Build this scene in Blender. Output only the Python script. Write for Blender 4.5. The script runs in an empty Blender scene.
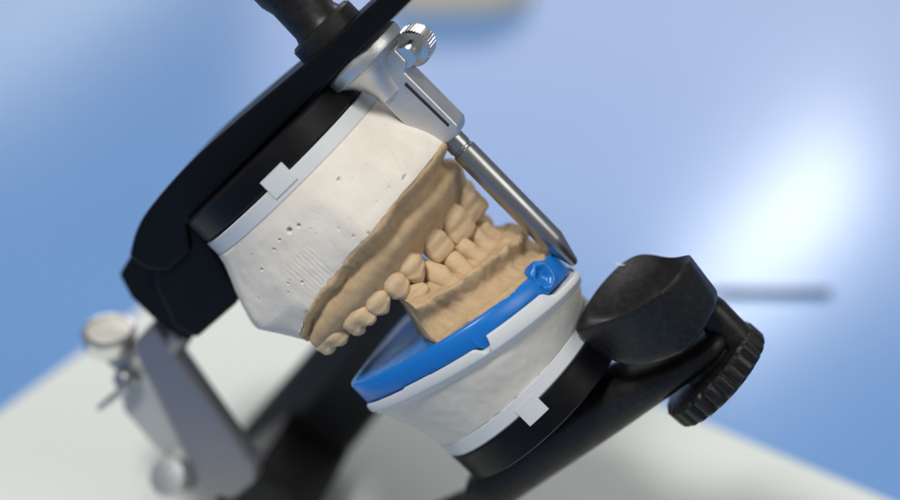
import bpy, bmesh, math, random
from mathutils import Vector, Matrix, noise
random.seed(7)
S = 0.001                                     # all sizes below are millimetres
sc = bpy.context.scene
COL = sc.collection
# pose of the articulator on the table: rows are world x, y, z in its own axes (x front, y far side, z up)
A = Matrix(((0.6801, 0.2283, -0.6967), (-0.0327, 0.9588, 0.2822), (0.7324, -0.1692, 0.6595)))
H = 110.0
def to_world(p): return (A @ Vector(p) + Vector((0, 0, H))) * S
POSE = A.to_4x4().normalized()

# ------------------------------------------------------------------ helpers
def thing(name, label, cat, base, group=None, posed=True):
    o = bpy.data.objects.new(name, None); COL.objects.link(o)
    o.empty_display_size = 0.01
    if posed:
        q = A.to_quaternion(); o.rotation_mode = 'QUATERNION'; o.rotation_quaternion = q
        o.location = to_world(base)
    else:
        o.location = Vector(base) * S
    o['label'] = label; o['category'] = cat
    if group: o['group'] = group
    o['base'] = list(base)
    return o

def part(name, bm, mat, parent, smooth=True, bevel=0, seg=2, subsurf=0, angle=40, kind=None, offset=True):
    b = Vector(parent['base']) if (parent and offset) else Vector((0, 0, 0))
    if parent and parent.parent: pass
    for v in bm.verts: v.co = (v.co - b) * S
    bmesh.ops.recalc_face_normals(bm, faces=bm.faces)
    me = bpy.data.meshes.new(name); bm.to_mesh(me); bm.free()
    o = bpy.data.objects.new(name, me); COL.objects.link(o)
    me.materials.append(mat)
    if smooth:
        for p in me.polygons: p.use_smooth = True
    if parent:
        o.parent = parent
        o['base'] = parent['base']
    if bevel:
        m = o.modifiers.new('bevel', 'BEVEL'); m.width = bevel * S; m.segments = seg
        m.limit_method = 'ANGLE'; m.angle_limit = math.radians(30); m.harden_normals = False
    if subsurf:
        m = o.modifiers.new('sub', 'SUBSURF'); m.levels = subsurf; m.render_levels = subsurf
    if smooth and not subsurf:
        me.set_sharp_from_angle(angle=math.radians(angle))
        if bevel:
            m = o.modifiers.new('wn', 'WEIGHTED_NORMAL'); m.keep_sharp = False
    if kind: o['kind'] = kind
    return o

def prism(pts, y0, y1, bm=None, axis='y'):
    bm = bm or bmesh.new()
    def mk(p, y): return (p[0], y, p[1]) if axis == 'y' else ((p[0], p[1], y) if axis == 'z' else (y, p[0], p[1]))
    a = [bm.verts.new(mk(p, y0)) for p in pts]; b = [bm.verts.new(mk(p, y1)) for p in pts]
    n = len(pts)
    bm.faces.new(a); bm.faces.new(b[::-1])
    for i in range(n): bm.faces.new((a[i], b[i], b[(i+1) % n], a[(i+1) % n]))
    return bm

def frame(axis):
    z = Vector(axis).normalized(); x = z.orthogonal().normalized(); y = z.cross(x)
    return x, y, z

def lathe(prof, c, axis=(0, 0, 1), n=64, bm=None, wob=None):
    """prof = [(radius, height)]; closed at both ends"""
    bm = bm or bmesh.new(); x, y, z = frame(axis); c = Vector(c); rings = []
    for k, (r, h) in enumerate(prof):
        ring = []
        for i in range(n):
            t = 2 * math.pi * i / n
            rr = r * (1 + (wob(i, k) if wob else 0))
            ring.append(bm.verts.new(c + x * (rr * math.cos(t)) + y * (rr * math.sin(t)) + z * h))
        rings.append(ring)
    for a, b in zip(rings, rings[1:]):
        for i in range(n): bm.faces.new((a[i], a[(i+1) % n], b[(i+1) % n], b[i]))
    bm.faces.new(rings[0][::-1]); bm.faces.new(rings[-1])
    return bm

def box(c, half, rot=None, bm=None):
    bm = bm or bmesh.new(); c = Vector(c); vs = []
    for sx in (-1, 1):
        for sy in (-1, 1):
            for sz in (-1, 1):
                v = Vector((sx*half[0], sy*half[1], sz*half[2]))
                if rot: v = rot @ v
                vs.append(bm.verts.new(c + v))
    for f in ((0,1,3,2), (4,6,7,5), (0,4,5,1), (2,3,7,6), (0,2,6,4), (1,5,7,3)): bm.faces.new([vs[i] for i in f])
    return bm

def catmull(pts, n, closed=True):
    m = len(pts); out = []
    segs = m if closed else m - 1
    for s in range(segs):
        g = lambda i: Vector(pts[i % m]) if closed else Vector(pts[max(0, min(m-1, i))])
        p0, p1, p2, p3 = g(s-1), g(s), g(s+1), g(s+2)
        for k in range(n):
            t = k / n
            out.append(0.5*((2*p1) + (p2-p0)*t + (2*p0-5*p1+4*p2-p3)*t*t + (3*p1-p0-3*p2+p3)*t**3))
    if not closed: out.append(Vector(pts[-1]))
    return out

def loft(rings, bm=None, cap0=True, cap1=True, closed=True):
    bm = bm or bmesh.new(); R = [[bm.verts.new(p) for p in r] for r in rings]; n = len(R[0])
    for a, b in zip(R, R[1:]):
        for i in range(n if closed else n - 1):
            bm.faces.new((a[i], a[(i+1) % n], b[(i+1) % n], b[i]))
    if cap0: bm.faces.new(R[0][::-1])
    if cap1: bm.faces.new(R[-1])
    return bm

def arc(cx, cy, r, a0, a1, n): return [(cx + r*math.cos(math.radians(a0+(a1-a0)*i/n)), cy + r*math.sin(math.radians(a0+(a1-a0)*i/n))) for i in range(n+1)]
def lerp(a, b, t): return a + (b - a) * t
def sstep(a, b, x):
    t = max(0, min(1, (x-a)/(b-a))); return t*t*(3-2*t)
def interp(tab, x):
    if x <= tab[0][0]: return tab[0][1]
    for (a, u), (b, v) in zip(tab, tab[1:]):
        if x <= b:
            t = (x-a)/(b-a); t = t*t*(3-2*t); return u+(v-u)*t
    return tab[-1][1]
def fbm(p, s, o=3):
    v = 0; a = 1
    for _ in range(o):
        v += a*noise.noise(Vector(p)*s); s *= 2.1; a *= .5
    return v

# ------------------------------------------------------------------ materials
def mat(name, col, rough=.5, metal=0, spec=.5, coat=0, bump=None, mottle=None, sss=0, rvar=0, extra=None):
    m = bpy.data.materials.new(name); m.use_nodes = True
    nt = m.node_tree; N = nt.nodes; L = nt.links; b = N['Principled BSDF']
    b.inputs['Base Color'].default_value = (*col, 1); b.inputs['Roughness'].default_value = rough
    b.inputs['Metallic'].default_value = metal; b.inputs['Specular IOR Level'].default_value = spec
    b.inputs['Coat Weight'].default_value = coat; b.inputs['Coat Roughness'].default_value = .15
    if sss:
        b.inputs['Subsurface Weight'].default_value = sss; b.inputs['Subsurface Radius'].default_value = (1, .6, .35); b.inputs['Subsurface Scale'].default_value = .0012
    tc = N.new('ShaderNodeTexCoord')
    def noise_tex(scale, detail=5, rough=.6, stretch=None):
        n = N.new('ShaderNodeTexNoise'); n.inputs['Scale'].default_value = scale; n.inputs['Detail'].default_value = detail; n.inputs['Roughness'].default_value = rough
        if stretch:
            mp = N.new('ShaderNodeMapping'); mp.inputs['Scale'].default_value = stretch
            L.new(tc.outputs['Object'], mp.inputs['Vector']); L.new(mp.outputs[0], n.inputs['Vector'])
        else: L.new(tc.outputs['Object'], n.inputs['Vector'])
        return n
    if mottle:                                   # (scale, second colour, amount) real blotches of the cast material
        sclv, c2, amt = mottle
        n = noise_tex(sclv, 6, .65); r = N.new('ShaderNodeValToRGB')
        r.color_ramp.elements[0].position = .5 - amt; r.color_ramp.elements[1].position = .5 + amt
        r.color_ramp.elements[0].color = (*col, 1); r.color_ramp.elements[1].color = (*c2, 1)
        L.new(n.outputs['Fac'], r.inputs[0]); L.new(r.outputs[0], b.inputs['Base Color'])
    if rvar:
        n = noise_tex(260, 6, .7); mr = N.new('ShaderNodeMapRange')
        mr.inputs['From Min'].default_value = .3; mr.inputs['From Max'].default_value = .7
        mr.inputs['To Min'].default_value = max(.02, rough - rvar); mr.inputs['To Max'].default_value = rough + rvar
        L.new(n.outputs['Fac'], mr.inputs[0]); L.new(mr.outputs[0], b.inputs['Roughness'])
    prev = None
    for spec_ in bump or []:                     # (kind, scale, distance mm, stretch)
        kind, sclv, dist, st = spec_
        bp = N.new('ShaderNodeBump'); bp.inputs['Distance'].default_value = dist * S; bp.inputs['Strength'].default_value = 1
        if kind == 'noise':
            h = noise_tex(sclv, 5, .6, st).outputs['Fac']
        else:                                    # small round air holes
            v = N.new('ShaderNodeTexVoronoi'); v.inputs['Scale'].default_value = sclv; L.new(tc.outputs['Object'], v.inputs['Vector'])
            n2 = noise_tex(sclv*.37, 1)
            thr = N.new('ShaderNodeMapRange'); thr.inputs['From Min'].default_value = .58; thr.inputs['From Max'].default_value = .75
            thr.inputs['To Min'].default_value = 0; thr.inputs['To Max'].default_value = .28
            L.new(n2.outputs['Fac'], thr.inputs[0])
            sub = N.new('ShaderNodeMath'); sub.operation = 'LESS_THAN'
            L.new(v.outputs['Distance'], sub.inputs[0]); L.new(thr.outputs[0], sub.inputs[1])
            inv = N.new('ShaderNodeMath'); inv.operation = 'SUBTRACT'; inv.inputs[0].default_value = 1
            L.new(sub.outputs[0], inv.inputs[1]); h = inv.outputs[0]
        L.new(h, bp.inputs['Height'])
        if prev: L.new(prev.outputs[0], bp.inputs['Normal'])
        prev = bp
    if prev: L.new(prev.outputs[0], b.inputs['Normal'])
    return m

M = {}
M['plaster'] = mat('white_plaster', (.73, .685, .605), .8, spec=.25, mottle=(90, (.63, .585, .515), .22),
                   bump=[('noise', 700, .035, None), ('noise', 420, .03, (1, 1, .12)), ('pit', 330, .4, None)])
M['stone'] = mat('tan_dental_stone', (.58, .425, .25), .76, spec=.25, mottle=(230, (.41, .28, .16), .26), sss=.08,
                 bump=[('noise', 1500, .09, None), ('noise', 380, .09, None), ('pit', 260, .4, None)])
M['tooth'] = mat('tan_stone_teeth', (.64, .485, .30), .64, spec=.3, mottle=(320, (.49, .35, .215), .3), sss=.08,
                 bump=[('noise', 1500, .07, None), ('noise', 420, .05, None), ('pit', 230, .25, None)])
M['white_plastic'] = mat('white_plastic', (.58, .595, .61), .42, spec=.4, bump=[('noise', 500, .03, None)])
M['blue'] = mat('blue_plastic', (.003, .155, .53), .3, spec=.5, bump=[('noise', 300, .05, None)], rvar=.08)
M['black'] = mat('black_anodised', (.0022, .0023, .0034), .42, spec=.2, bump=[('noise', 1500, .02, None)], rvar=.08)
M['rubber'] = mat('black_moulded_plastic', (.0045, .0045, .0048), .38, spec=.32, mottle=(700, (.014, .0125, .012), .14),
                  bump=[('noise', 900, .05, None)], rvar=.12)
M['cast_metal'] = mat('cast_grey_metal', (.60, .61, .62), .4, metal=.85, bump=[('noise', 1600, .05, None)], rvar=.1)
M['steel'] = mat('brushed_steel', (.36, .36, .37), .3, metal=1, bump=[('noise', 2500, .004, (1, 1, .02))], rvar=.04)
M['chrome'] = mat('nickel', (.75, .74, .70), .2, metal=1)
M['cap_metal'] = mat('pale_nickel', (.72, .70, .62), .4, metal=.35)
M['lit_side_metal'] = mat('lit_post_metal', (.50, .50, .48), .42, metal=.35, bump=[('noise', 900, .03, None)])  # paler than the post metal: brightness of its lit side put into the colour
M['post_metal'] = mat('satin_aluminium', (.28, .275, .29), .42, metal=.8, bump=[('noise', 900, .02, None)])
M['charcoal'] = mat('charcoal_plastic', (.022, .022, .024), .5, spec=.4)
M['foot'] = mat('foot_rubber_slot_shade', (.01, .01, .01), .8)
M['paper'] = mat('paper', (.74, .775, .735), .75, spec=.2, bump=[('noise', 900, .03, None)])
M['pen'] = mat('dark_pen', (.012, .018, .03), .7, spec=.15)
M['beige'] = mat('beige_stone', (.74, .66, .50), .8, mottle=(60, (.62, .54, .4), .3), bump=[('noise', 200, .5, None)])

# ------------------------------------------------------------------ setting: table
def table():
    m = mat('blue_table_top', (.165, .335, .66), .17, spec=.5, bump=[('noise', 12, .02, None)])
    bm = bmesh.new()
    for x, y, in ((-1500, -900), (1500, -900), (1500, 1700), (-1500, 1700)): bm.verts.new((x, y, 0))
    bm.verts.ensure_lookup_table(); bm.faces.new(bm.verts)
    r = bmesh.ops.extrude_face_region(bm, geom=list(bm.faces)); bmesh.ops.translate(bm, vec=(0, 0, -30), verts=[v for v in r['geom'] if isinstance(v, bmesh.types.BMVert)])
    o = part('table_top', bm, m, None, smooth=False); o['kind'] = 'structure'
    o['label'] = 'glossy pale blue table top under the articulator'
    return o
table()

# ------------------------------------------------------------------ paper, pen and far cast on the table
def paper():
    c = Vector((-71.4, 165.7)); d1 = (Vector((-140.15, 66.8)) - c).normalized(); d2 = (Vector((126.8, 28.0)) - c).normalized()
    d2 = Vector((-d1.y, d1.x)) if Vector((-d1.y, d1.x)).dot(d2) > 0 else Vector((d1.y, -d1.x))
    r = thing('paper_sheet', 'white sheet of paper lying on the blue table under the articulator', 'paper', (c.x, c.y, 0.4), posed=False)
    bm = bmesh.new(); n = 24; W, Ln = 210, 297
    R = [[bm.verts.new((*(d2*(Ln*i/n) + d1*(W*j/n)), .0)) for j in range(n+1)] for i in range(n+1)]
    for i in range(n):
        for j in range(n): bm.faces.new((R[i][j], R[i+1][j], R[i+1][j+1], R[i][j+1]))
    e = bmesh.ops.extrude_face_region(bm, geom=list(bm.faces)); bmesh.ops.translate(bm, vec=(0, 0, .9), verts=[v for v in e['geom'] if isinstance(v, bmesh.types.BMVert)])
    part('sheet', bm, M['paper'], r, smooth=False, offset=False)
paper()

def pen():
    r = thing('pencil', 'thin dark pencil lying on the blue table beside the bright reflection', 'pencil', (111, 130, 1.1), posed=False)
    part('barrel', lathe([(.9, -19), (1.05, -18.5), (1.05, 17), (.9, 17.5)], (0, 0, 0), (1, 0, 0), 6), M['pen'], r, offset=False, smooth=False)
    part('tip', lathe([(.85, 19.1), (.6, 24), (.25, 29)], (0, 0, 0), (-1, 0, 0), 16), M['pen'], r, offset=False)
pen()

def far_cast():
    r = thing('dental_cast', 'blurred beige stone cast lying far back on the blue table', 'dental cast', (3, 351, 0), posed=False)
    ring = catmull([(-31, -12), (-18, -19), (0, -20), (20, -18), (31, -10), (29, 8), (12, 20), (-10, 21), (-28, 10)], 8)
    rs = []
    for z, k in ((0, 1), (7, 1.0), (12, .93), (15, .8)):
        rs.append([(p.x*k + fbm((p.x, p.y, z), .1)*1.2, p.y*k + fbm((p.y, p.x, z), .1), z) for p in ring])
    part('stone_base', loft(rs), M['beige'], r, offset=False)
    rs = []
    for z, k in ((14.5, .74), (19, .72), (22, .6)):
        rs.append([(p.x*k + fbm((p.x, p.y, z), .3)*2, p.y*k + fbm((p.y, p.x, z), .3)*2, z + fbm((p.x, z, p.y), .25)*2) for p in ring])
    part('tooth_row', loft(rs), M['beige'], r, offset=False)
far_cast()

# ------------------------------------------------------------------ ARTICULATOR
art = thing('dental_articulator', 'black and silver dental articulator tilted back on the white paper, holding both casts', 'articulator', (-45, 0, -60))
B = M['black']
# upper arm: long flat beam
arm = [(p.x, p.y) for p in catmull([(-61, 54.5, 0), (-54, 57.9, 0), (-46, 59.7, 0), (-30, 60.8, 0), (-13, 60.3, 0), (11, 58.8, 0), (27, 58.0, 0), (62, 57.5, 0)], 6, closed=False)] + [(62, 52.5), (40, 52.0), (12, 51.6), (-20, 51.2), (-42, 50.6), (-47, 45), (-56, 45), (-60, 49)]
top_arm = part('frame_arm', prism(arm, -11, 11), B, art, bevel=1.1, seg=3); top_arm['label'] = 'flat black beam over the white plaster'
# rear block with its arched underside reaching down to the hinge
blk = [(-55.5, 50.0), (-42.0, 50.4), (-43.2, 41.0), (-47, 29), (-49.5, 26.8), (-66, 27.0), (-68.2, 33), (-63.0, 44.8)]
part('rear_block', prism(blk, -9, 26), B, art, bevel=1.0, seg=3)
side = [(-72.5, 52.5), (-62, 54.8), (-54, 56.8), (-48, 50), (-55, 49.2), (-63.5, 45.2), (-69, 33.6), (-67.5, 27.4), (-72.5, 27.2), (-75.0, 34), (-75.0, 46)]
part('rear_cheek', prism(side, -3.5, 24), B, art, bevel=1.0, seg=3)
# black magnet plates
part('mount_disc', lathe([(27.4, 43.9), (28.0, 44.4), (28.0, 50.4), (27.4, 50.95)], (-15.5, 0, 0), n=160), B, art, angle=30)
part('mount_disc', lathe([(25.6, -46.6), (26.2, -46.2), (26.4, -38.6), (26.0, -38.25)], (-11.6, 0, 0), n=160), B, art, angle=30)
# pin clamp screw on top of the arm
kn = lambda i, k: (.035 if (i % 6) < 3 else 0)
part('clamp_screw', lathe([(8.2, 57.6), (9.2, 58.2), (9.2, 61.8), (8.4, 62.6), (6.9, 62.8), (6.4, 64), (6.2, 72), (7.0, 75), (7.0, 92), (6.4, 93)], (17.8, 0, 0), n=72), M['rubber'], top_arm, angle=35)
# silver pin holder: flange, waist, sleeve
part('holder_flange', lathe([(9.8, 47.6), (11.0, 48.2), (11.3, 49.4), (11.2, 50.7), (10.4, 51.5)], (20.4, 0, 0), n=96), M['cast_metal'], art, angle=40)
part('holder_neck', lathe([(4.6, 38.5), (4.8, 41), (5.6, 43.6), (7.4, 46), (9.2, 47.55)], (20.0, 0, 0), n=64), M['cast_metal'], art, angle=60)
slv = [(17.0, 42.5), (17.0, 25.0), (19.8, 21.2), (25.4, 20.6), (26.9, 22.4), (26.7, 40.5), (29.0, 42), (29.0, 46.5), (22, 46.8)]
slv_o = part('pin_sleeve', prism(slv, -3.7, 4.2), M['cast_metal'], art, bevel=.6, seg=3)
slot_strip = part('slot_shade', prism([(24.4, 38.4), (25.3, 38.7), (25.7, 24.0), (24.9, 23.7)], -3.85, -2.6), M['foot'], slv_o, bevel=.2)  # raised black strip standing in for the shade inside the slot
part('thumb_screw', lathe([(2.6, -1), (2.6, 4.2), (4.2, 4.4), (4.6, 4.8), (4.6, 9.3), (4.2, 9.7)], (29.2, -2.0, 43.0), (.1, 1, 0), n=216, wob=lambda i, k: ((.04 if (i % 6) < 3 else 0) if k in (3, 4) else 0)), M['chrome'], slv_o, angle=25)
# incisal pin
pin = [(2.9, 26), (2.9, 17.6), (2.7, 17.4), (2.7, 16.9), (3.05, 16.7), (3.15, 16.2), (3.15, -14.6), (3.0, -15.4), (1.15, -22.6), (.7, -23.0)]
part('incisal_pin', lathe(pin[::-1], (21.9, 0, 0), n=48), M['steel'], art, angle=35)

# incisal table cup
rim = [(11.1,-5,-34.3), (23,-12,-35.9), (33,-15,-37.2), (38.8,-15,-37.6), (43.4,-12,-37.4), (46.0,-5.5,-37.9), (44.3,4,-39.4), (36.2,11,-39.7), (31.3,14,-34.0), (25.2,13,-32.1), (16,5,-32.2)]
low = [(10.6,-4.6,-40.6), (15.6,-10,-47.0), (24,-13.4,-50.2), (31.2,-13.8,-52.1), (37.8,-12,-52.2), (43.2,-4.5,-49.4), (42.6,6,-51), (35,11,-51), (30,13,-50), (23,11,-48), (14,4,-41)]
bot = [(13,-4,-46), (17,-8,-51), (25,-11,-53.5), (31,-11.5,-54.5), (37,-10,-54.5), (41,-4,-54), (40.5,5,-54), (35,9,-54), (29,10,-54), (23,8,-52), (17,3,-47)]
SH = Vector((.441, -.885, .15))*6.5
def fwd(ring): return [tuple(Vector(p) + SH) for p in ring]
rim, low, bot = fwd(rim), fwd(low), fwd(bot)
cen = Vector((30, -1, -41)) + SH
def inward(ring, k, dz):
    out = []
    for p in ring:
        q = Vector(p); t = cen.lerp(q, k); t.z = lerp(cen.z, q.z, k**1.6) + dz; out.append(tuple(t))
    return out
bm = loft([bot, low, rim, inward(rim, .88, -.5), inward(rim, .66, -1.5), inward(rim, .3, -2.2)])
cl = bm.edges.layers.float.new('crease_edge')
bm.verts.ensure_lookup_table()
n = len(rim)
def ck(v): return v.index
bm.verts.index_update()
for e in bm.edges:
    i, j = sorted((e.verts[0].index, e.verts[1].index))
    ring_i, ring_j = i // n, j // n
    if ring_i == ring_j == 2: e[cl] = .62
    if ring_i == ring_j == 1: e[cl] = .6
    if ring_i == 0 and ring_j == 1 and (i % n) in (0, 3, 5): e[cl] = .6
    if ring_i == 1 and ring_j == 2 and (i % n) in (0, 5, 3): e[cl] = .6
cup = part('incisal_table', bm, M['rubber'], art, subsurf=3)

def streak():
    p0 = Vector(rim[9]); pts = [p0 + Vector(q) for q in ((-1.2, -.6, .35), (-.9, -1.0, .1), (-.1, -1.7, -.5), (.9, -2.2, -1.2))]
    rings = []
    for k, (p, r) in enumerate(zip(catmull([tuple(q) for q in pts], 5, closed=False), [.12, .2, .26, .3, .3, .28, .26, .24, .22, .22, .2, .2, .18, .15, .12, .08])):
        rings.append([p + Vector((r*math.cos(t*math.pi/4), r*math.sin(t*math.pi/4), 0)) for t in range(8)])
    return loft(rings)
part('white_streak', streak(), M['plaster'], cup)  # thin white streak along the cup rim
# lower arm under the lower disc, running forward to the table screw
def lower_arm():
    rings = []
    for x, zt_, zb_, w in ((-46, -52.5, -60, 7), (-44, -48.5, -61, 9), (-32, -46.9, -60.8, 9.5), (-13.5, -46.9, -62.0, 9.5), (2, -47.6, -62.7, 9.5), (12, -49.6, -62.9, 9.5), (20, -53.0, -63.0, 9.2), (28, -55.4, -63.2, 8.6), (34, -56.2, -63.0, 7.6), (37.4, -57.2, -62.2, 5.6), (38.8, -58.6, -60.8, 2.5)):
        ring = []
        for i in range(28):
            t = 2*math.pi*i/28; c, q = math.cos(t), math.sin(t)
            ring.append((x, -2 + w*math.copysign(abs(c)**.75, c), (zt_+zb_)/2 + (zt_-zb_)/2*math.copysign(abs(q)**.75, q)))
        rings.append(ring)
    return loft(rings)
low_arm = part('frame_arm', lower_arm(), M['rubber'], art, subsurf=1); low_arm['label'] = 'rounded black arm running under the blue tray to the cup'
part('table_bolt', lathe([(4.4, -64), (4.4, -54.0), (4.0, -52.0), (2.7, -50.6), (1.2, -50.1)], (38.8, 0, 0), n=40), M['rubber'], low_arm)
ax = (-.09, 0, 1)
part('table_knob', lathe([(12.6, -3.5), (14.6, -2.9), (15.2, -2.1), (15.2, 2.2), (14.4, 3.0), (12.5, 3.4)], (28.2, 0, -67.2), ax, n=264,
     wob=lambda i, k: ((-.05 * (.5 + .5*math.cos(2*math.pi*(i % 11)/11))**3) if 1 <= k <= 4 else 0)), M['rubber'], low_arm, angle=30)
part('table_neck', lathe([(8, -66), (8, -60)], (29.8, 0, 0), n=32), M['rubber'], low_arm, angle=30)

# hinge post on the far back corner
pf = [(-91.5, 36.0), (-80.6, 36.6), (-91.4, -11.0), (-95.5, -15.4), (-105.5, -14.8), (-111.0, -7.2)]
part('hinge_post', prism(pf, 4, 11), M['post_metal'], art, bevel=1.6, seg=3)
pl = [(-103.8, 41.6), (-97, 38.5), (-92, 20), (-106, -12), (-113, -5.0), (-113.0, 11), (-111.4, 24), (-103.7, 33)]
lit_side = part('post_lit_side', prism(pl, 7, 15), M['lit_side_metal'], art, bevel=1.4, seg=3)  # plate added for the post's lit left face, brightness in its paler colour
part('hinge_cap', lathe([(7.2, -5), (7.6, -4.2), (7.6, -.4), (7.0, .4), (6.3, .5), (6.0, -.1), (.5, -.1)], (-95.4, 8, 43.0), (.732, -.169, .66), n=48), M['chrome'], lit_side, angle=30)
part('cap_face', lathe([(5.9, -.6), (5.9, .1), (5.5, .35), (.4, .38)], (-95.4, 8, 43.0), (.732, -.169, .66), n=40), M['cap_metal'], lit_side, angle=50)
part('hinge_nub', lathe([(3.2, -6), (3.2, 5), (2.6, 5.8)], (-81.0, 6, 28.5), (.9, -.4, .2), n=24), M['post_metal'], art, angle=35)
part('lever', lathe([(1.2, -2), (1.2, 7), (.9, 11), (.7, 11.6)], (-100.5, 4, 28.5), (-1, -.35, .1), n=20), M['chrome'], lit_side)
part('lever_screw', lathe([(3.2, -2), (3.2, 2.5), (2.6, 3.2)], (-101.0, 6, 30.0), (-.2, -1, .1), n=28), M['post_metal'], lit_side, angle=35)
part('round_screw', lathe([(5.9, -5), (5.9, 1), (5.2, 2.2), (2.5, 2.7)], (-113.2, 3, 2.0), (.25, -.75, .45), n=40), M['cast_metal'], lit_side, angle=40)

# slanting rear stay that carries the weight behind the casts
def stay():
    bm = bmesh.new(); rings = []
    for x, zt, zm, zl in ((-118, -9.8, -18.2, -37.5), (-70, -3.8, -12.2, -28.0), (-34, 1.8, -6.5, -22.0)):
        y = 40
        rings.append([(x-3, y+10, zt), (x, y, zm), (x+1, y, zl), (x+1, y+11, zl-2), (x-2, y+18, zm), (x-4, y+16, zt+.4)])
    return loft(rings)
part('rear_stay', stay(), M['charcoal'], art, bevel=1.5, seg=3)
part('cross_bar', prism([(-114, -12), (-96, -12), (-92, -34), (-112, -36)], 8, 45), M['rubber'], art, bevel=1.5)
part('base_link', prism([(-112, -28), (-80, -46), (-42, -54.5), (-42, -60), (-84, -58), (-112, -44)], -8, 6), M['rubber'], art, bevel=1.5)
# feet, upright in the world and standing on the paper
Ai = A.inverted()
def foot_at(art_xy_z, r):
    p = A @ Vector(art_xy_z) + Vector((0, 0, H))
    top = Ai @ (p - Vector((0, 0, H))); up = Ai @ Vector((0, 0, 1))
    bottom = Ai @ (Vector((p.x, p.y, 1.3)) - Vector((0, 0, H)))
    h = (top - bottom).length
    part('foot', lathe([(r*.8, 0), (r, .8), (r, h*.6), (r*.7, h)], bottom, up, n=24), M['foot'], art)
foot_at((-45, 0, -58), 6); foot_at((-100, 4, -30), 5); foot_at((-106, 48, -30), 5)

# ------------------------------------------------------------------ UPPER CAST
CX = -15.5
def polar_poly(pts, th):
    """distance from (CX,0) to polygon along angle th"""
    d = Vector((math.cos(th), math.sin(th))); best = None
    for (x0, y0), (x1, y1) in zip(pts, pts[1:] + pts[:1]):
        a = Vector((x0-CX, y0)); e = Vector((x1-x0, y1-y0)); den = d.x*e.y - d.y*e.x
        if abs(den) < 1e-9: continue
        t = (a.x*e.y - a.y*e.x)/den; s = (a.x*d.y - a.y*d.x)/den
        if t > 0 and -1e-6 <= s <= 1+1e-6: best = t if best is None else min(best, t)
    return best
def sym(half): return half + [(x, -y) for x, y in half[::-1] if abs(y) > 1e-6]
def polar_table(pts, smooth):
    n = 720; raw = [polar_poly(pts, 2*math.pi*i/n) for i in range(n)]
    w = smooth
    return [sum(raw[(i+k) % n] for k in range(-w, w+1))/(2*w+1) for i in range(n)]
def pol(tab, th):
    n = len(tab); u = (th/(2*math.pi)*n) % n; i = int(u); f = u-i
    return lerp(tab[i % n], tab[(i+1) % n], f)

outer = polar_table([(21.6, -3), (20.5, -8), (15.5, -20.5), (2, -29.8), (-24, -31.4), (-38, -27.5), (-46, -16), (-47, 0), (-46, 16), (-38, 27), (-24, 30), (-2, 26), (9, 18), (17, 7)], 5)
outer_b = polar_table([(21.4, -3), (20.3, -8), (15.3, -20.4), (2, -29.7), (-22, -31.2), (-32, -27.5), (-36, -18), (-37, 0), (-36, 16), (-32, 26), (-22, 29.6), (-2, 25.8), (8.6, 17.8), (16.6, 7)], 5)
ZB = [(0, 21.8), (35, 21.6), (62, 20.2), (90, 18.2), (105, 16.2), (118, 13.2), (130, 9.6), (150, 8), (180, 7)]
def zbot(th):
    d = abs((math.degrees(th) + 180) % 360 - 180); return interp(ZB, d)

# angles, dense on the near side
TH = []
a = -180.0
while a < 180: TH.append(math.radians(a)); a += .4 if -150 < a < 40 else 1.6

up = thing('dental_cast', 'tan stone upper teeth cast set in white plaster under the flat black beam', 'dental cast', (-15.5, 0, 43.5))
_r = random.Random(5)
PITS = tuple((_r.uniform(-33, 14), _r.uniform(19.5, 35.5), _r.choice((.2, .24, .28, .36))) for _ in range(20))
def plaster_upper():
    rings = []
    levels = [(0, 0), (.04, 0), (.1, .02)] + [(i/100, 0) for i in range(12, 81)] + [(.84, 0), (.88, 0), (.92, 0), (.96, 0), (1, 0)]
    for lv, _ in levels:
        ring = []
        for th in TH:
            rp, rb, zb = pol(outer, th), pol(outer_b, th), zbot(th)
            zk = max(zb, 20.0)                     # where the flare ends and the rear chamfer starts
            if lv < .8:
                t = lv/.8; z = lerp(39.4, zk, t); r = lerp(27.95, rp, sstep(-.15, 1.0, t)*.92 + .08*t)
            else:
                t = (lv-.8)/.2; z = lerp(zk, zb, t); r = lerp(rp, rb, t)
            x, y = CX + r*math.cos(th), r*math.sin(th)
            # comb marks left by a trowel on the near side, and hand-trimmed unevenness
            if y < -14 and 18 < z < 36:
                k = sstep(-20.2, -19.2, x)*(1-sstep(-10.8, -9.8, x))*sstep(18, 20, z)*(1-sstep(27, 29, z))
                r -= .14*k*(.5+.5*math.cos((x+.10*z+.25*fbm((x, z, 1), .5))*2*math.pi/1.12))**2*(.6+.5*fbm((x*.9, z*.25, 4), 1))
                k2 = sstep(7, 9, x)*(1-sstep(17, 19, x))*sstep(22, 25, z)*(1-sstep(31, 34, z))
                r -= .08*k2*(.5+.5*math.cos((x+.1*z)*2*math.pi/.95))
                for hx, hz, hr in PITS + ((15.2, 23.6, .55), (11.8, 24.6, .3), (-18.5, 22.4, .4), (-21.5, 24.5, .35), (-12, 33.5, .8), (-9.4, 32.8, .5), (-25, 31, .4), (4, 34, .5), (-2, 26, .3)):
                    q = math.hypot(x-hx, z-hz)/hr
                    if q < 1: r -= 2.0*hr*(1-q*q)
            r += (fbm((x, y, z), .07)*.45 + fbm((x, y, z), .35)*.08)*sstep(0, .12, lv)
            if lv == 1: z += fbm((x, y, 3), .3)*.5; r += fbm((x, y, 9), .5)*.3
            ring.append((CX + r*math.cos(th), r*math.sin(th), z))
        rings.append(ring)
    # small blow holes pressed into the near face
    return loft(rings)
def holes(bm, spots):
    for p, r, d in spots:
        p = Vector(p)
        for v in bm.verts:
            q = (v.co - p).length
            if q < r: v.co.y += d*(1-(q/r)**2)
def mini_holes(bm, spots):
    bm.verts.ensure_lookup_table()
    holes(bm, spots)
part('mounting_plaster', plaster_upper(), M['plaster'], up, angle=75)
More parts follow.
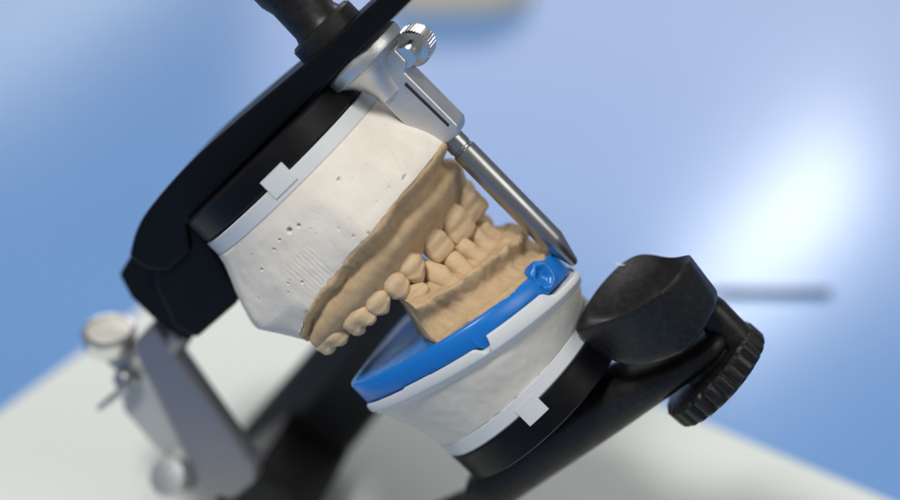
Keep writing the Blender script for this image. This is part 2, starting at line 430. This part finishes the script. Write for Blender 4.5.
def tabbed_plate(z0, z1, r, cx, tz0, tz1, a0, a1):
    bm = lathe([(r-.5, z0), (r, z0+.5), (r, z1-.35), (r-.4, z1)], (cx, 0, 0), n=180)
    n = 10; ro = r+.35; ri = r-4
    lo = [(cx + ro*math.cos(math.radians(lerp(a0, a1, i/n))), ro*math.sin(math.radians(lerp(a0, a1, i/n)))) for i in range(n+1)]
    li = [(cx + ri*math.cos(math.radians(lerp(a0, a1, i/n))), ri*math.sin(math.radians(lerp(a0, a1, i/n)))) for i in range(n+1)]
    prism(lo + li[::-1], tz0, tz1, bm, 'z')
    return bm
part('mounting_plate', tabbed_plate(39.2, 43.6, 28.05, -15.5, 41, 46.4, -77, -62.5), M['white_plastic'], up, angle=35)

# teeth: (kind, buccal x, y, facing angle deg, width, depth, height, gingiva z, tip z)
UT = [('molar', -28.0, -28.4, -97, 10.2, 9.5, 7.0, 9.0, 2.9), ('molar', -18.2, -28.7, -90, 9.2, 9.5, 7.3, 8.7, 1.9), ('premolar', -11.0, -27.0, -74, 7.2, 7.6, 7.4, 8.1, 1.5),
      ('premolar', -5.3, -24.5, -66, 6.9, 7.6, 7.8, 8.2, .8), ('canine', .1, -20.1, -50, 7.3, 7.4, 8.2, 9.0, .8), ('incisor', 5.3, -12.5, -40, 7.2, 6.0, 7.6, 7.8, .8), ('incisor', 9.8, -5.2, -36, 8.7, 6.6, 9.4, 8.2, -.6),
      ('incisor', 12.3, 2.6, -34, 8.1, 6.6, 9.4, 7.8, .5), ('incisor', 12.2, 9.2, -2, 6.8, 6.0, 8, 9.4, 1.3), ('canine', 8.8, 15.4, 35, 7.4, 7.4, 8.2, 10.8, 1.9), ('premolar', 3.6, 20.6, 55, 6.4, 7.6, 7.8, 10.4, 2.4),
      ('premolar', -2.2, 24.2, 62, 6.4, 7.6, 7.4, 10.4, 2.9), ('molar', -9.6, 27, 75, 8.8, 9.5, 7.3, 10.6, 3.2), ('molar', -18.6, 28.4, 90, 9.3, 9.5, 7.0, 10.6, 4.0)]
def tooth_bm(kind, w, d, h, seed):
    """local: x mesio-distal, y outward (buccal face at y=0), z from neck (0) to tip (h)"""
    nu, nv = 44, 30; rings = []
    for k in range(nv+1):
        v = k/nv
        if v < .8: s = v/.8; zz = s*.86
        else: s = 1; zz = .86 + .14*math.sin((v-.8)/.2*math.pi/2)
        cap = 1 if v < .8 else math.cos((v-.8)/.2*math.pi/2)
        if kind == 'incisor':
            a = interp([(0, .26), (.14, .38), (.36, .475), (.7, .5), (1, .47)], zz)*w; b = interp([(0, .30), (.16, .42), (.36, .46), (.65, .33), (1, .18)], zz)*d
            off = interp([(0, -.46), (.4, -.44), (1, -.36)], zz)*d; ex = 3.3
        elif kind == 'canine':
            a = interp([(0, .24), (.16, .38), (.45, .5), (.7, .48), (1, .30)], zz)*w; b = interp([(0, .28), (.18, .42), (.42, .5), (.7, .40), (1, .18)], zz)*d
            off = interp([(0, -.48), (.4, -.45), (1, -.38)], zz)*d; ex = 2.9
        elif kind == 'premolar':
            a = interp([(0, .26), (.16, .40), (.48, .5), (.75, .47), (1, .34)], zz)*w; b = interp([(0, .28), (.16, .41), (.42, .5), (.75, .45), (1, .32)], zz)*d
            off = -.5*d; ex = 2.9
        elif kind == 'worn':
            a = interp([(0, .50), (.55, .49), (1, .30)], zz)*w; b = interp([(0, .5), (.5, .44), (1, .26)], zz)*d
            off = interp([(0, -.30), (.45, -.46), (1, -.66)], zz)*d; ex = 2.0
        else:
            a = interp([(0, .30), (.15, .43), (.45, .5), (.78, .485), (1, .40)], zz)*w; b = interp([(0, .30), (.16, .42), (.42, .5), (.75, .45), (1, .34)], zz)*d
            off = -.5*d; ex = 2.9
        a *= lerp(.08, 1, cap**(.45 if kind == 'incisor' else .62)) if v >= .8 else 1; b *= lerp(.06, 1, cap**.62) if v >= .8 else 1
        ring = []
        for i in range(nu):
            t = 2*math.pi*i/nu; c, s_ = math.cos(t), math.sin(t)
            x = a*math.copysign(abs(c)**(2/ex), c); y = b*math.copysign(abs(s_)**(2/ex), s_); z = zz*h
            xr, yr = x/(w*.5), y/(d*.5)
            if kind in ('canine', 'premolar'):
                z -= h*(.30 if kind == 'canine' else .25)*zz**2*min(1, abs(xr+.08))**1.15
            if kind == 'premolar': z -= h*.13*zz**3*math.exp(-(yr/.28)**2)
            if kind == 'molar':
                z -= h*.12*zz**3*(math.exp(-(yr/.25)**2)) + h*.15*zz**2*math.exp(-((xr-.02)/.26)**2) + h*.07*zz**3*abs(xr)**3
                if s_ > 0: y -= .55*math.exp(-(xr/.22)**2)*sstep(.25, .8, zz)
            if kind == 'incisor':
                z -= h*.05*zz**3*abs(xr)**2.5
                y += .12*math.cos(xr*7)*zz*(1 if s_ > 0 else 0)
            p = Vector((x + w*seed*.01, y + off, z))
            p += Vector((fbm((x*1.0+seed*9, y, z), .35), fbm((y, x+seed*5, z), .35), fbm((z, y, x+seed*3), .35)))*.22
            ring.append(p)
        rings.append(ring)
    return loft(rings)
def place_teeth(parent, table, up_dir, jit):
    for k, (kind, x, y, ang, w, d, h, gz, tip) in enumerate(table):
        hh = abs(gz - tip) + 1.3                        # a little of the root is sunk in the gum
        bm = tooth_bm(kind, w, d, hh, k + 1.7)
        fa = math.radians(ang)
        yv = Vector((math.cos(fa), math.sin(fa), 0)); zv = Vector((0, 0, 1 if up_dir else -1))
        rnd = random.Random(k*7 + jit)
        zv = (zv + yv*(-.10 if not up_dir else .12) + Vector((rnd.uniform(-.07, .07), rnd.uniform(-.07, .07), 0))).normalized()
        yv = (yv - zv*yv.dot(zv)).normalized(); xv = yv.cross(zv)
        o = Vector((x, y, gz + (1.3 if not up_dir else -1.3)))
        for v in bm.verts: v.co = o + xv*v.co.x + yv*v.co.y + zv*v.co.z
        part('tooth', bm, M['tooth'], parent, angle=80)

tooth_pts = [(x, y) for _, x, y, *_r in UT] + [(-26, 30), (-33, 25), (-35, 10), (-35, -12), (-33, -22), (-31, -26.5)]
tline = polar_table(tooth_pts, 8)
tooth_th = [(math.atan2(y, x-CX), w/2) for (_, x, y, _a, w, *_r) in UT]
def near_tooth(th, r):
    """1 over a root, 0 between teeth"""
    best = 9
    for t, hw in tooth_th:
        d = abs((th - t + math.pi) % (2*math.pi) - math.pi)*r/hw; best = min(best, d)
    return best
def stone_upper():
    rings = []
    #  name, mix between plaster edge (0) and tooth line (1), extra offset, z as mix of zbot (0) and margin (1)
    prof = [(0, -6.0, -.30), (0, -1.2, -.12), (0, -.2, .0), (.02, .1, .05), (.05, -.2, .11), (.13, -1.5, .17), (.24, -2.4, .22), (.34, -2.2, .27), (.42, -1.2, .33), (.50, -.4, .41),
            (.57, .0, .50), (.65, .2, .60), (.78, .25, .70), (.90, .2, .79), (1, -.2, .87), (1, -1.0, .94), (1, -1.7, 1.0), (1, -2.1, 1.06), (1, -2.4, 1.10), (1, -4.5, 1.1), (1, -9, .8), (1, -13, .5)]
    for mixr, off, mz in prof:
        ring = []
        for th in TH:
            rp, rt, zb = pol(outer_b, th), pol(tline, th), zbot(th)
            q = near_tooth(th, rt); root = math.exp(-(q/.75)**2) if q < 4 else 0
            pap = sstep(.25, 1.15, q)*(1 if q < 1.6 else 0)
            deg = abs(math.degrees(th))
            zm = interp([(0, 7.4), (16, 7.2), (30, 7.2), (44, 8.0), (60, 7.9), (100, 7.9), (125, 7.3), (180, 7)], deg) - 1.1*pap
            zz = lerp(zb, zm, mz) if mz <= 1 else zm - (mz-1)*6
            back = sstep(112, 128, deg)
            zz = lerp(zz, lerp(zb, 5.5, min(mz, 1)), back*.6)
            r = lerp(rp, rt, mixr) + off
            k = sstep(.35, .85, mz)*(1 - sstep(1.0, 1.08, mz))
            r += k*(.25*root - .30*pap)
            front = 1 - sstep(38, 62, deg)
            r += front*1.2*sstep(.3, .5, mz)*(1 - sstep(.6, .9, mz))
            if mz < .3: r += sstep(-.2, .06, mz)*(fbm((th*4, 2, 0), 1.0)*.5 + .2 + fbm((th*30, 5, 0), 1.0)*.05); zz += fbm((th*5, 7, 0), 1.0)*.8*sstep(-.1, .15, mz)
            x, y = CX + r*math.cos(th), r*math.sin(th)
            r += fbm((x, y, zz), .13)*.45*sstep(.3, .5, mz)*(1-sstep(.9, 1.0, mz)) + fbm((x, y, zz), .6)*.06
            ring.append((CX + r*math.cos(th), r*math.sin(th), zz))
        rings.append(ring)
    bm = loft(rings)
    return bm
part('stone_gum', stone_upper(), M['stone'], up, angle=80)
place_teeth(up, UT, False, 3)

# ------------------------------------------------------------------ LOWER CAST
lo = thing('dental_cast', 'lower tan front teeth cast on a blue tray over white plaster', 'dental cast', (-10, 0, -38))
dhalf = [(19.4, 0), (19.3, -7.5), (16.2, -16.4), (9.6, -24.6), (2, -29.4), (-8, -31.8), (-20, -31.4), (-29.5, -28.6), (-34, -23), (-35, -12)]
dpts = dhalf + [(-35.2, 0), (-35, 12), (-34, 21), (-29, 26), (-20, 28), (-9, 26.5), (0, 22.5), (8, 16.5), (15, 8.5)]
DO = catmull([(*p, 0) for p in dpts], 14)
def offset_out(pts, d):
    n = len(pts); out = []
    for i in range(n):
        t = (pts[(i+1) % n] - pts[i-1]).normalized(); out.append(pts[i] + Vector((-t.y, t.x, 0))*d)
    return out
if offset_out(DO, 5)[0].x < DO[0].x: DO = DO
SGN = 1 if offset_out(DO, 1)[0].x > DO[0].x else -1
def D(d): return offset_out(DO, d*SGN)
def zt(x, y): return -5 - .184*(x+34) - .09*(y+25)
def ring_at(d, dz, f=None): return [(p.x, p.y, zt(p.x, p.y) + dz + (f(p) if f else 0)) for p in D(d)]
def ring_w(d, dz, f=None): return [(p.x + 2.0*sstep(6, 18, p.x)*(1-sstep(-9, 4, p.y)), p.y, zt(p.x, p.y) + dz + (f(p) if f else 0)) for p in D(d)]
def blue_h(p):                                    # a tooth of the tray dips into the notch of the white plate
    if p.y < 0:
        return -1.9*max(0, 1-abs(p.x-3.4)/1.7) - 2.2*(1-sstep(-33.5, -30, p.x))
    return 0
part('base_tray', loft([ring_at(-9, -4.6), ring_at(-.8, -6.2, blue_h), ring_at(-.1, -6.1, blue_h), ring_at(.2, -5.7, blue_h), ring_at(.15, -2.5), ring_at(0, -.6), ring_at(-.35, -.12), ring_at(-.8, 0),
                        ring_at(-1.8, -.02), ring_at(-2.1, -.8), ring_at(-2.7, -1.0), ring_at(-9, -1.0)]), M['blue'], lo, angle=50)
# rounded lug with an eye at the front end of the tray
def lug():
    n0 = Vector((.75, -.66, 0.1)).normalized(); c = Vector((19.0, -12.0, zt(19.0, -12.0) - 1.6))
    bm = lathe([(3.5, -3.5), (3.4, -.1), (3.1, .4), (2.6, .6), (2.0, .3), (1.5, -.4), (1.0, -.5), (.3, -.6)], c, n0, n=40)
    for v in bm.verts: v.co += Vector((fbm(v.co, .4), fbm(v.co + Vector((9, 0, 0)), .4), fbm(v.co + Vector((0, 9, 0)), .4)))*.45; v.co.z = c.z + (v.co.z - c.z)*1.18; v.co.x += (v.co.z - c.z)*.15
    return bm
part('tray_lug', lug(), M['blue'], lo, angle=60)
def white_h(p):
    if p.y > 0: return 0
    x = p.x
    h = .9*sstep(-33, -31.5, x)*(1 - sstep(16.8, 17.2, x))
    h += .35*sstep(-19, -18.6, x)*(1 - sstep(-11, -10.6, x)) + .25*sstep(-11, -10.6, x)*(1-sstep(1, 1.4, x))
    h += 1.5*sstep(4.7, 5.1, x)*(1-sstep(16.0, 16.7, x))
    h -= 2.6*max(0, 1-abs(x-3.4)/1.9)
    return h
part('base_plate', loft([ring_w(-3, -10.4), ring_w(-.4, -10.2), ring_w(.2, -9.8), ring_w(.5, -9.0), ring_w(.95, -8.7), ring_w(1.1, -8.2), ring_w(1.0, -7.3, white_h), ring_w(.8, -6.95, white_h), ring_w(.5, -6.9, white_h), ring_w(.4, -7.3), ring_w(-3, -7.1)]),
     M['white_plastic'], lo, angle=50)
def plaster_lower():
    D0 = D(-.6); rings = []; nl = 26
    dense = []
    for i in range(len(D0)):
        a, b = D0[i], D0[(i+1) % len(D0)]
        dense += [a, a.lerp(b, .5)]
    for k in range(nl+1):
        t = k/nl; ring = []
        for p in dense:
            ang = math.atan2(p.y, p.x+11.6); q = Vector((-11.6 + 26.3*math.cos(ang), 26.3*math.sin(ang)))
            s = t*.8 + sstep(0, 1, t)*.2
            x, y = lerp(p.x + 2.0*sstep(6, 18, p.x)*(1-sstep(-9, 4, p.y)), q.x, s), lerp(p.y, q.y, s); z = lerp(zt(p.x, p.y) - 10.0, -34.0, t)
            f = fbm((x, y, z), .10)*.35 + fbm((x, y, z), .4)*.03
            if 0 < k < nl: x += f*math.cos(ang); y += f*math.sin(ang)
            ring.append((x, y, z))
        rings.append(ring)
    return loft(rings)
part('mounting_plaster', plaster_lower(), M['plaster'], lo, angle=75)
part('mounting_plate', tabbed_plate(-38.1, -33.8, 26.45, -11.6, -41.4, -36, -76, -62.5), M['white_plastic'], lo, angle=35)

# lower stone: front segment swept along the arch
LTm = [('premolar', -3.4, -21.8, -58, 7.2, 8.0, 7, -1.4, 3.2), ('worn', 2.1, -16.2, -50, 6.0, 8.0, 9, -5.4, 4.0), ('worn', 5.0, -10.9, -42, 5.6, 7.0, 9, -6.4, 4.0), ('worn', 7.6, -5.2, -38, 5.0, 6.6, 9, -6.8, 4.0),
       ('worn', 9.2, .4, -32, 5.0, 6.6, 8, -6.6, 3.6), ('worn', 9.4, 6.2, -4, 5.2, 6.4, 8, -6.0, 2.6), ('canine', 7.4, 12.2, 30, 7.0, 8, 8, -5.2, 2.4)]
def stone_lower():
    line = catmull([(-6.4, -23.2, 0), (-3.8, -21.4, 0), (1.2, -17.0, 0), (5.2, -10.8, 0), (7.9, -4.9, 0), (9.4, 1.0, 0), (9.6, 6.8, 0), (8.6, 12.6, 0), (4, 17, 0), (-2, 20, 0)], 22, closed=False)
    tx = [Vector((t[1], t[2])) for t in LTm]
    rows = []
    n = len(line)
    for i, p in enumerate(line):
        t = (line[min(n-1, i+1)] - line[max(0, i-1)]).normalized(); nn = Vector((t.y, -t.x, 0))
        y = -p.y
        dist = min((Vector((p.x, p.y)) - q).length for q in tx)/2.9
        root = math.exp(-(dist/.7)**2)
        ridge_d = interp([(-20, 4), (-8, 5), (0, 6.8), (8, 9.2), (14, 9.7), (18, 7.8), (21, 5.6), (24, 4.6)], y)
        ridge_z = interp([(-20, -10), (-8, -9.8), (0, -8.6), (6, -6.6), (12, -4.8), (17, -3.4), (21, -1.4), (24, .4)], y)
        gz = interp([(-20, -6), (0, -5.6), (9, -5.2), (15, -4.2), (19, -1.6), (22, 1.2), (24, 2.6)], y)
        tr = gz - 1.3
        base = zt(p.x + nn.x*(ridge_d+2), p.y + nn.y*(ridge_d+2))
        inner = zt(p.x - nn.x*14, p.y - nn.y*14)
        prof = [(-13, inner-.8), (-12.6, inner+3), (-10, gz), (-7, gz+1.5), (-4.5, gz+2), (-3.4, gz+2.2), (-2.2+1.2*root, gz+1.4), (-1.2+1.5*root, gz), (-.4+1.6*root, gz-.6), (ridge_d*.14+1.4*root, gz-.9), (ridge_d*.32+.9*root, lerp(gz, tr, .75)), (ridge_d*.52+.3*root, tr),
                (ridge_d*.68, lerp(tr, ridge_z, .35)), (ridge_d*.84, lerp(tr, ridge_z, .8)), (ridge_d*.96, ridge_z+.2), (ridge_d+.5, ridge_z-.1), (ridge_d+.3, ridge_z-1.3), (ridge_d-1.5, lerp(ridge_z, base, .36)), (ridge_d-1.9, lerp(ridge_z, base, .56)), (ridge_d-.4, lerp(ridge_z, base, .82)), (ridge_d+1.6, base+.8), (ridge_d+1.9, base-.9)]
        pr = catmull([(a, b, 0) for a, b in prof], 3, closed=False)
        row = []
        for j, q in enumerate(pr):
            d = q.x; z = q.y
            w = Vector((p.x + nn.x*d, p.y + nn.y*d, z))
            amp = .55 if d > 2 else .12
            if d > ridge_d*.3: z += fbm((w.x, w.y, 5), .22)*amp*.8
            d2 = fbm(w, .2)*amp*.9 + fbm(w, .7)*(.32 if j > 42 else .12)
            w = Vector((p.x + nn.x*(d+d2), p.y + nn.y*(d+d2), z + fbm(w + Vector((4, 4, 4)), .6)*.15))
            if i < 30: w.x -= 2.6*(1-i/30)*sstep(1, -8, z) if False else 2.6*(1-i/30)*sstep(0, 1, (1-z)/10)
            row.append(w)
        rows.append(row)
    # taper the cut ends slightly so that they lean like the sawn cast
    for k, f in ((0, 1), (-1, 1)):
        pass
    return loft(rows, closed=True)
part('stone_gum', stone_lower(), M['stone'], lo, angle=80)
place_teeth(lo, LTm, True, 11)

# ------------------------------------------------------------------ light, world, camera
def area(name, loc, target, sx, sy, power, col, xdir=(1, 0, 0)):
    l = bpy.data.lights.new(name, 'AREA'); l.shape = 'RECTANGLE'; l.size = sx; l.size_y = sy; l.energy = power; l.color = col
    o = bpy.data.objects.new(name, l); COL.objects.link(o)
    z = (Vector(loc) - Vector(target)).normalized(); x = Vector(xdir); x = (x - z*x.dot(z)).normalized(); y = z.cross(x)
    m = Matrix((x, y, z)).transposed().to_4x4(); m.translation = Vector(loc); o.matrix_world = m
    return o
area('overhead_lamp', (-.26, -.30, .98), (0, 0, .1), .20, .18, 7.1, (1, .98, .95))
area('side_lamp', (.70, -.30, .85), (0, 0, .12), .5, .5, 2.6, (1, .96, .88))
area('window_lamp', (.42, 1.68, 1.07), (.124, .19, 0), .31, .09, 1.8, (.96, .98, 1), xdir=(.59, 0, -.81))
area('table_glow_panel', (.22, 1.74, .86), (.05, .3, 0), .95, .55, 4.6, (1, .90, .95))  # added lamp, reflected as the broad lavender glow on the table
area('corner_glow_strip', (-.47, 1.72, .70), (-.15, .3, 0), .42, .14, .7, (1, 1, .96), xdir=(.8, 0, -.6))  # added lamp, reflected as the pale band in the table's far left corner

w = bpy.data.worlds.new('World'); sc.world = w; w.use_nodes = True
bg = w.node_tree.nodes['Background']; bg.inputs['Color'].default_value = (.86, .92, 1.0, 1); bg.inputs['Strength'].default_value = .25

cd = bpy.data.cameras.new('camera'); cam = bpy.data.objects.new('camera', cd); COL.objects.link(cam); sc.camera = cam
cam.location = (0, -.39223, .38669); cam.rotation_euler = (math.radians(90 - 35.2), 0, 0)
cd.sensor_width = 36; cd.lens = 1920*36/900; cd.clip_start = .01; cd.clip_end = 20
cd.dof.use_dof = True; cd.dof.focus_distance = .462; cd.dof.aperture_fstop = 4.0; cd.dof.aperture_blades = 0

sc.view_settings.view_transform = 'Standard'; sc.view_settings.look = 'None'; sc.view_settings.gamma = 1; sc.view_settings.exposure = 0
sc.cycles.use_denoising = True
sc.cycles.max_bounces = 8
